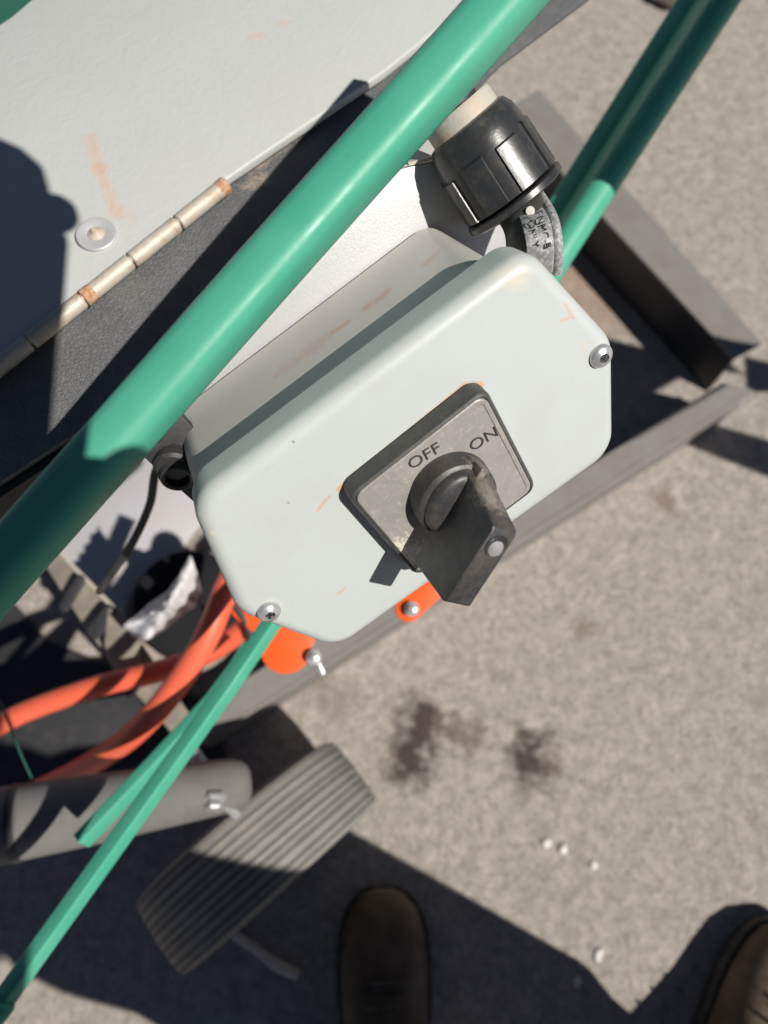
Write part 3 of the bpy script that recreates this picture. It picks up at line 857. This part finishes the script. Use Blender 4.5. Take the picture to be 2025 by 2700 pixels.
for k in (1, 3, 4, 6, 7):
    x = -WW * .86 + (2 * WW * .86) * (k + .5) / NRIB
    rr_ = WR * (1 - .022 * (x / WW) ** 2)
    lathe('worn_rib', wc_, axl, [(x - .0008, rr_ - .001), (x - .0008, rr_ + .0004), (x + .0008, rr_ + .0004), (x + .0008, rr_ - .001)], mRib.m, wt, 120, 30, closed=True)
lathe('rim', wc_, axl, [(-WW * .7, 0), (-WW * .7, WR * .25), (-WW * .55, WR * .3), (-WW * .6, WR * .6), (-WW * .8, WR * .62), (WW * .8, WR * .62), (WW * .6, WR * .6), (WW * .55, WR * .3), (WW * .7, WR * .25), (WW * .7, 0)], mSteel.m, wt, 60, 30)
tube('axle', [wc_ + axl * .04, wc_ + axl * .20], .008, mZinc.m, wt, seg=16)

# ------------------------------------------------------------------ small things on the ground
def pebble(px, py, r, m, label, grp=None, name='pebble', z=.35):
    bm = bmesh.new(); bmesh.ops.create_icosphere(bm, subdivisions=3, radius=r)
    rn = random.Random(px)
    ph1, ph2 = rn.uniform(0, 6), rn.uniform(0, 6)
    for v_ in bm.verts:
        q = v_.co / r
        f = 1 + .16 * math.sin(q.x * 3 + ph1) + .13 * math.sin(q.y * 4 + ph2) + .08 * math.sin(q.z * 7)
        v_.co = Vector((q.x * r * f * 1.15, q.y * r * f * .9, q.z * r * f * .38))
    c = G(px, py)
    xf(bm, Matrix.Translation((c.x, c.y, r * z)) @ Matrix.Rotation(rn.uniform(0, 6), 4, 'Z'))
    return tag(bmobj(name, bm, m.m, None, smooth=True), label, 'stone', grp)
GP = 'white pebbles pressed into the asphalt'
pebble(1440, 2222, 0.0056, mStone, 'white pebble, left one of the touching pair right of the oil stains', GP)
pebble(1484, 2238, .0060, mStone, 'white pebble, right one of the touching pair right of the oil stains', GP)
pebble(1564, 2280, .0048, mStone, 'small white pebble lower right of the touching pair', GP)
pebble(1521, 2591, 0.0056, mStone, 'white pebble beside the notch between the two boot shadows', GP)
pebble(1577, 2517, .0055, mStone, 'tiny white pebble above the one at the shadow notch', GP)
pebble(1752, 0, .034, mStoneD, 'dark brown stone at the top edge beside the green pipes', z=.3)
bm = bmesh.new()
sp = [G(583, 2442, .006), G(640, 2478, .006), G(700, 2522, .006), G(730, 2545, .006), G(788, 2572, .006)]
stk = tube('sunlit_sliver', sp, [.0045, .006, .0055, .0075, .0065], mSliver.m, None, seg=10)  # pale stick drawn for a sliver of sunlight on the ground
tag(stk, 'short pale stick standing in for a sunlit sliver on the shaded asphalt between wheel and boot', 'stick')

# ------------------------------------------------------------------ the photographer, mostly outside the frame
pr = thing('person', Vector((.2, -.35, 0)), 'person in brown work boots and dark jeans holding a phone, only the boots in view', 'person')
def skin(name, nodes, edges, m, parent, sub=2):
    me = bpy.data.meshes.new(name)
    me.from_pydata([n_[0] for n_ in nodes], edges, [])
    o_ = bpy.data.objects.new(name, me)
    link(o_, parent)
    me.materials.append(m)
    sm = o_.modifiers.new('skin', 'SKIN'); sm.use_smooth_shade = True
    if not me.skin_vertices: me.skin_vertices.new()
    for i, n_ in enumerate(nodes):
        r_ = n_[1]
        me.skin_vertices[0].data[i].radius = r_ if isinstance(r_, tuple) else (r_, r_)
    me.skin_vertices[0].data[0].use_root = True
    ss = o_.modifiers.new('sub', 'SUBSURF'); ss.levels = sub; ss.render_levels = sub
    dg = bpy.context.evaluated_depsgraph_get()
    nm = bpy.data.meshes.new_from_object(o_.evaluated_get(dg))
    o_.modifiers.clear(); o_.data = nm
    nm.polygons.foreach_set('use_smooth', [True] * len(nm.polygons))
    if not nm.materials: nm.materials.append(m)
    return o_
RA, LA = Vector((.374, -.355, .09)), Vector((.003, -.352, .09))      # ankles
PEL = Vector((.215, -.462, .89)); CH = Vector((.16, -.62, 1.20)); NK = Vector((.17, -.57, 1.41)); HD = Vector((.17, -.49, 1.56))
RK, LK = Vector((.365, -.40, .47)), Vector((.06, -.38, .47))
RHp, LHp = PEL + Vector((.09, 0, -.03)), PEL + Vector((-.09, 0, -.03))
RS, LS = Vector((.31, -.63, 1.34)), Vector((.00, -.60, 1.34))
RE, LE = Vector((.12, -.42, 1.12)), Vector((-.16, -.32, 1.13))
RW, LW = Vector((.088, -.120, 1.085)), Vector((-.016, .064, 1.105))
nodes = [(PEL, .11), (CH, (.15, .11)), (NK, .06), (NK.lerp(HD, .4), .05), (HD, (.078, .095)), (HD + Vector((.005, .04, .06)), .07),
         (RHp, .085), (RK, .055), (RA, .04), (LHp, .085), (LK, .055), (LA, .04),
         (RS, .055), (RE, .042), (RW, .028), (LS, .055), (LE, .042), (LW, .028)]
edges = [(0, 1), (1, 2), (2, 3), (3, 4), (4, 5), (0, 6), (6, 7), (7, 8), (0, 9), (9, 10), (10, 11), (1, 12), (12, 13), (13, 14), (1, 15), (15, 16), (16, 17)]
def hand(wi, wrist, fwd, side, thumb):
    palm = wrist + fwd * .055
    b0 = len(nodes); nodes.append((palm, (.040, .022))); edges.append((wi, b0))
    for k in range(4):
        o_ = side * (-.033 + .022 * k)
        L = (.030, .034, .031, .025)[k] * 1.0
        i0 = len(nodes)
        nodes.append((palm + o_ * 1.0 + fwd * .030, .0125)); nodes.append((palm + o_ + fwd * (.030 + L * .6) + Vector((0, 0, -.008)), .0118))
        nodes.append((palm + o_ * .9 + fwd * (.022 + L * .5) + Vector((0, 0, -.028)), .0095))
        edges.extend([(b0, i0), (i0, i0 + 1), (i0 + 1, i0 + 2)])
    i0 = len(nodes)
    nodes.append((wrist + fwd * .025 + thumb * .030, .0115)); nodes.append((wrist + fwd * .055 + thumb * .050, .0095)); nodes.append((wrist + fwd * .08 + thumb * .048, .008))
    edges.extend([(b0, i0), (i0, i0 + 1), (i0 + 1, i0 + 2)])
hf = Vector((-.15, .9, .05)).normalized(); hand(14, RW, hf, Vector((.8, .3, .1)), Vector((-.6, .1, .6)))
hf = Vector((.52, .85, .02)).normalized(); hand(17, LW, hf, Vector((-.8, .5, .1)), Vector((.7, -.3, .6)))
nodes = [(tuple(a_), b_) for a_, b_ in nodes]
skin('body', nodes, edges, mSkin.m, pr)
# trousers and shirt over the body
trn = [(PEL + Vector((0, 0, .06)), (.20, .15)), (PEL, (.22, .18)), (RHp, .145), (RK, .085), (RK.lerp(RA, .5), .075), (RA + Vector((0, -.01, .09)), .072),
       (LHp, .145), (LK, .10), (LK.lerp(LA, .5), .095), (LA + Vector((0, -.01, .09)), .10)]
skin('trousers', [(tuple(a_), b_) for a_, b_ in trn], [(0, 1), (1, 2), (2, 3), (3, 4), (4, 5), (1, 6), (6, 7), (7, 8), (8, 9)], mJean.m, pr)
shn = [(CH, (.185, .13)), (PEL + Vector((0, 0, .05)), (.17, .13)), (NK + Vector((0, -.02, -.02)), .085), (RS, .075), (RE, .060), (RE.lerp(RW, .75), .046), (LS, .075), (LE, .060), (LE.lerp(LW, .75), .046)]
skin('work_shirt', [(tuple(a_), b_) for a_, b_ in shn], [(0, 1), (0, 2), (0, 3), (3, 4), (4, 5), (0, 6), (6, 7), (7, 8)], mShirt.m, pr)
# head details
fwd_h = Vector((-.05, .75, -.5)).normalized(); uph = Vector((0, .5, .85)).normalized(); uph = (uph - fwd_h * uph.dot(fwd_h)).normalized(); sdh = fwd_h.cross(uph)
bm = bmesh.new(); bmesh.ops.create_uvsphere(bm, u_segments=24, v_segments=16, radius=1)
for v_ in list(bm.verts):
    if v_.co.z < -.25 and v_.co.y > -.1: bm.verts.remove(v_)
Mh = Matrix((sdh * .086, fwd_h * .100, uph * .110)).transposed().to_4x4(); Mh.translation = HD - fwd_h * .012 + uph * .025
hc = bm; xf(hc, Mh); bmobj('hair', hc, mHair.m, pr, smooth=True)
for s_ in (-1, 1):
    bm = bmesh.new(); bmesh.ops.create_uvsphere(bm, u_segments=12, v_segments=8, radius=1)
    Me = Matrix((sdh * .008, fwd_h * .016, uph * .028)).transposed().to_4x4(); Me.translation = HD + sdh * s_ * .082
    bmobj('ear', xf(bm, Me), mSkin.m, pr, smooth=True)
def boot(ank, fdir, nm):
    fdir = Vector(fdir).normalized(); sdv = Vector((fdir.y, -fdir.x, 0)); up_ = Vector((0, 0, 1))
    heel = Vector((ank.x, ank.y, 0)) - fdir * .075
    secs = [(0, .030, .085), (.02, .040, .105), (.06, .044, .125), (.10, .045, .125), (.14, .047, .108), (.18, .051, .088), (.22, .053, .078), (.255, .050, .072), (.28, .042, .062), (.297, .026, .045), (.303, .012, .034)]
    bm = bmesh.new(); rows = []
    for l, hw, hh in secs:
        row = []
        for k in range(17):
            a_ = math.pi * k / 16
            x = hw * math.copysign(abs(math.cos(a_)) ** .75, math.cos(a_)); z = .022 + (hh - .022) * (math.sin(a_) ** .75 if math.sin(a_) > 0 else 0)
            row.append(bm.verts.new(heel + fdir * l + sdv * x + up_ * z))
        rows.append(row)
    for a_, b_ in zip(rows, rows[1:]):
        for k in range(16): bm.faces.new((a_[k], a_[k + 1], b_[k + 1], b_[k]))
    bm.faces.new(rows[0]); bm.faces.new(rows[-1][::-1])
    bt = bmobj('boot', bm, mLeather.m, pr, smooth=True)
    lathe('shaft', Vector((ank.x, ank.y, .08)) - fdir * .01, up_, [(0, .046), (.06, .045), (.12, .050), (.125, .052), (.12, .046), (.02, .040)], mLeather.m, bt, 32, 50)
    pts = [heel + fdir * l + sdv * (hw + .005) for l, hw, _ in secs] + [heel + fdir * l - sdv * (hw + .005) for l, hw, _ in secs[::-1]]
    tube_w = [heel + fdir * l + sdv * (hw + .002) + up_ * .027 for l, hw, _ in secs] + [heel + fdir * l - sdv * (hw + .002) + up_ * .027 for l, hw, _ in secs[::-1]]
    bmobj('welt', tube_bm(tube_w + tube_w[:1], .0028, 8, n=3), mSole.m, bt, smooth=True)
    cap = [heel + fdir * (.205 + .012 * math.cos(q / 8 * math.pi * 2) * 0) + sdv * (.046 * math.cos(math.pi * q / 12)) + up_ * (.026 + .058 * math.sin(math.pi * q / 12) ** .75) for q in range(13)]
    bmobj('toe_seam', tube_bm(cap, .0018, 6, n=2), mSole.m, bt, smooth=True)
    prism('sole', [p + up_ * .001 for p in pts], up_ * .024, mSole.m, bt, .002)
    bm = bmesh.new()
    for q in range(5):
        l = .125 + q * .022; hh = .122 - q * .0085
        tube_bm([heel + fdir * l + sdv * .022 + up_ * (hh - .006), heel + fdir * l + up_ * (hh + .004), heel + fdir * l - sdv * .022 + up_ * (hh - .006)], .0022, 8, bm=bm, n=4)
    bmobj('laces', bm, mSole.m, bt, smooth=True)
boot(RA, (.58, .80, 0), 'r'); boot(LA, (-.02, 1, 0), 'l')
bm = bmesh.new(); bmesh.ops.create_uvsphere(bm, u_segments=28, v_segments=18, radius=1)
for v_ in bm.verts:
    v_.co *= 1 + .04 * math.sin(v_.co.x * 5) * math.sin(v_.co.y * 6)
Mg = Matrix.Diagonal((.066, .072, .034, 1)); Mg.translation = Vector((.013, .108, 1.118))
bmobj('shade_glove', xf(bm, Mg), mLeather.m, pr, smooth=True)  # unseen rounded blob over the hand, shaped to cast a round shadow
# the phone in the person's hands, its lens at the camera
fo_ = thing('phone', CAM + CM @ Vector((.03, -.05, .010)), 'black phone held by the photographer just above the scene', 'phone')
bm = stack_bm([(-.022, .003), (.0585, -.006), (.077, .130), (-.004, .139)], .013, [(.0055, .0008), (.0063, 0), (.0125, 0), (.0135, .0008)], 6)
M4 = CM.to_4x4(); M4.translation = CAM
bmobj('case', xf(bm, M4), mPhone.m, fo_, angle=40)
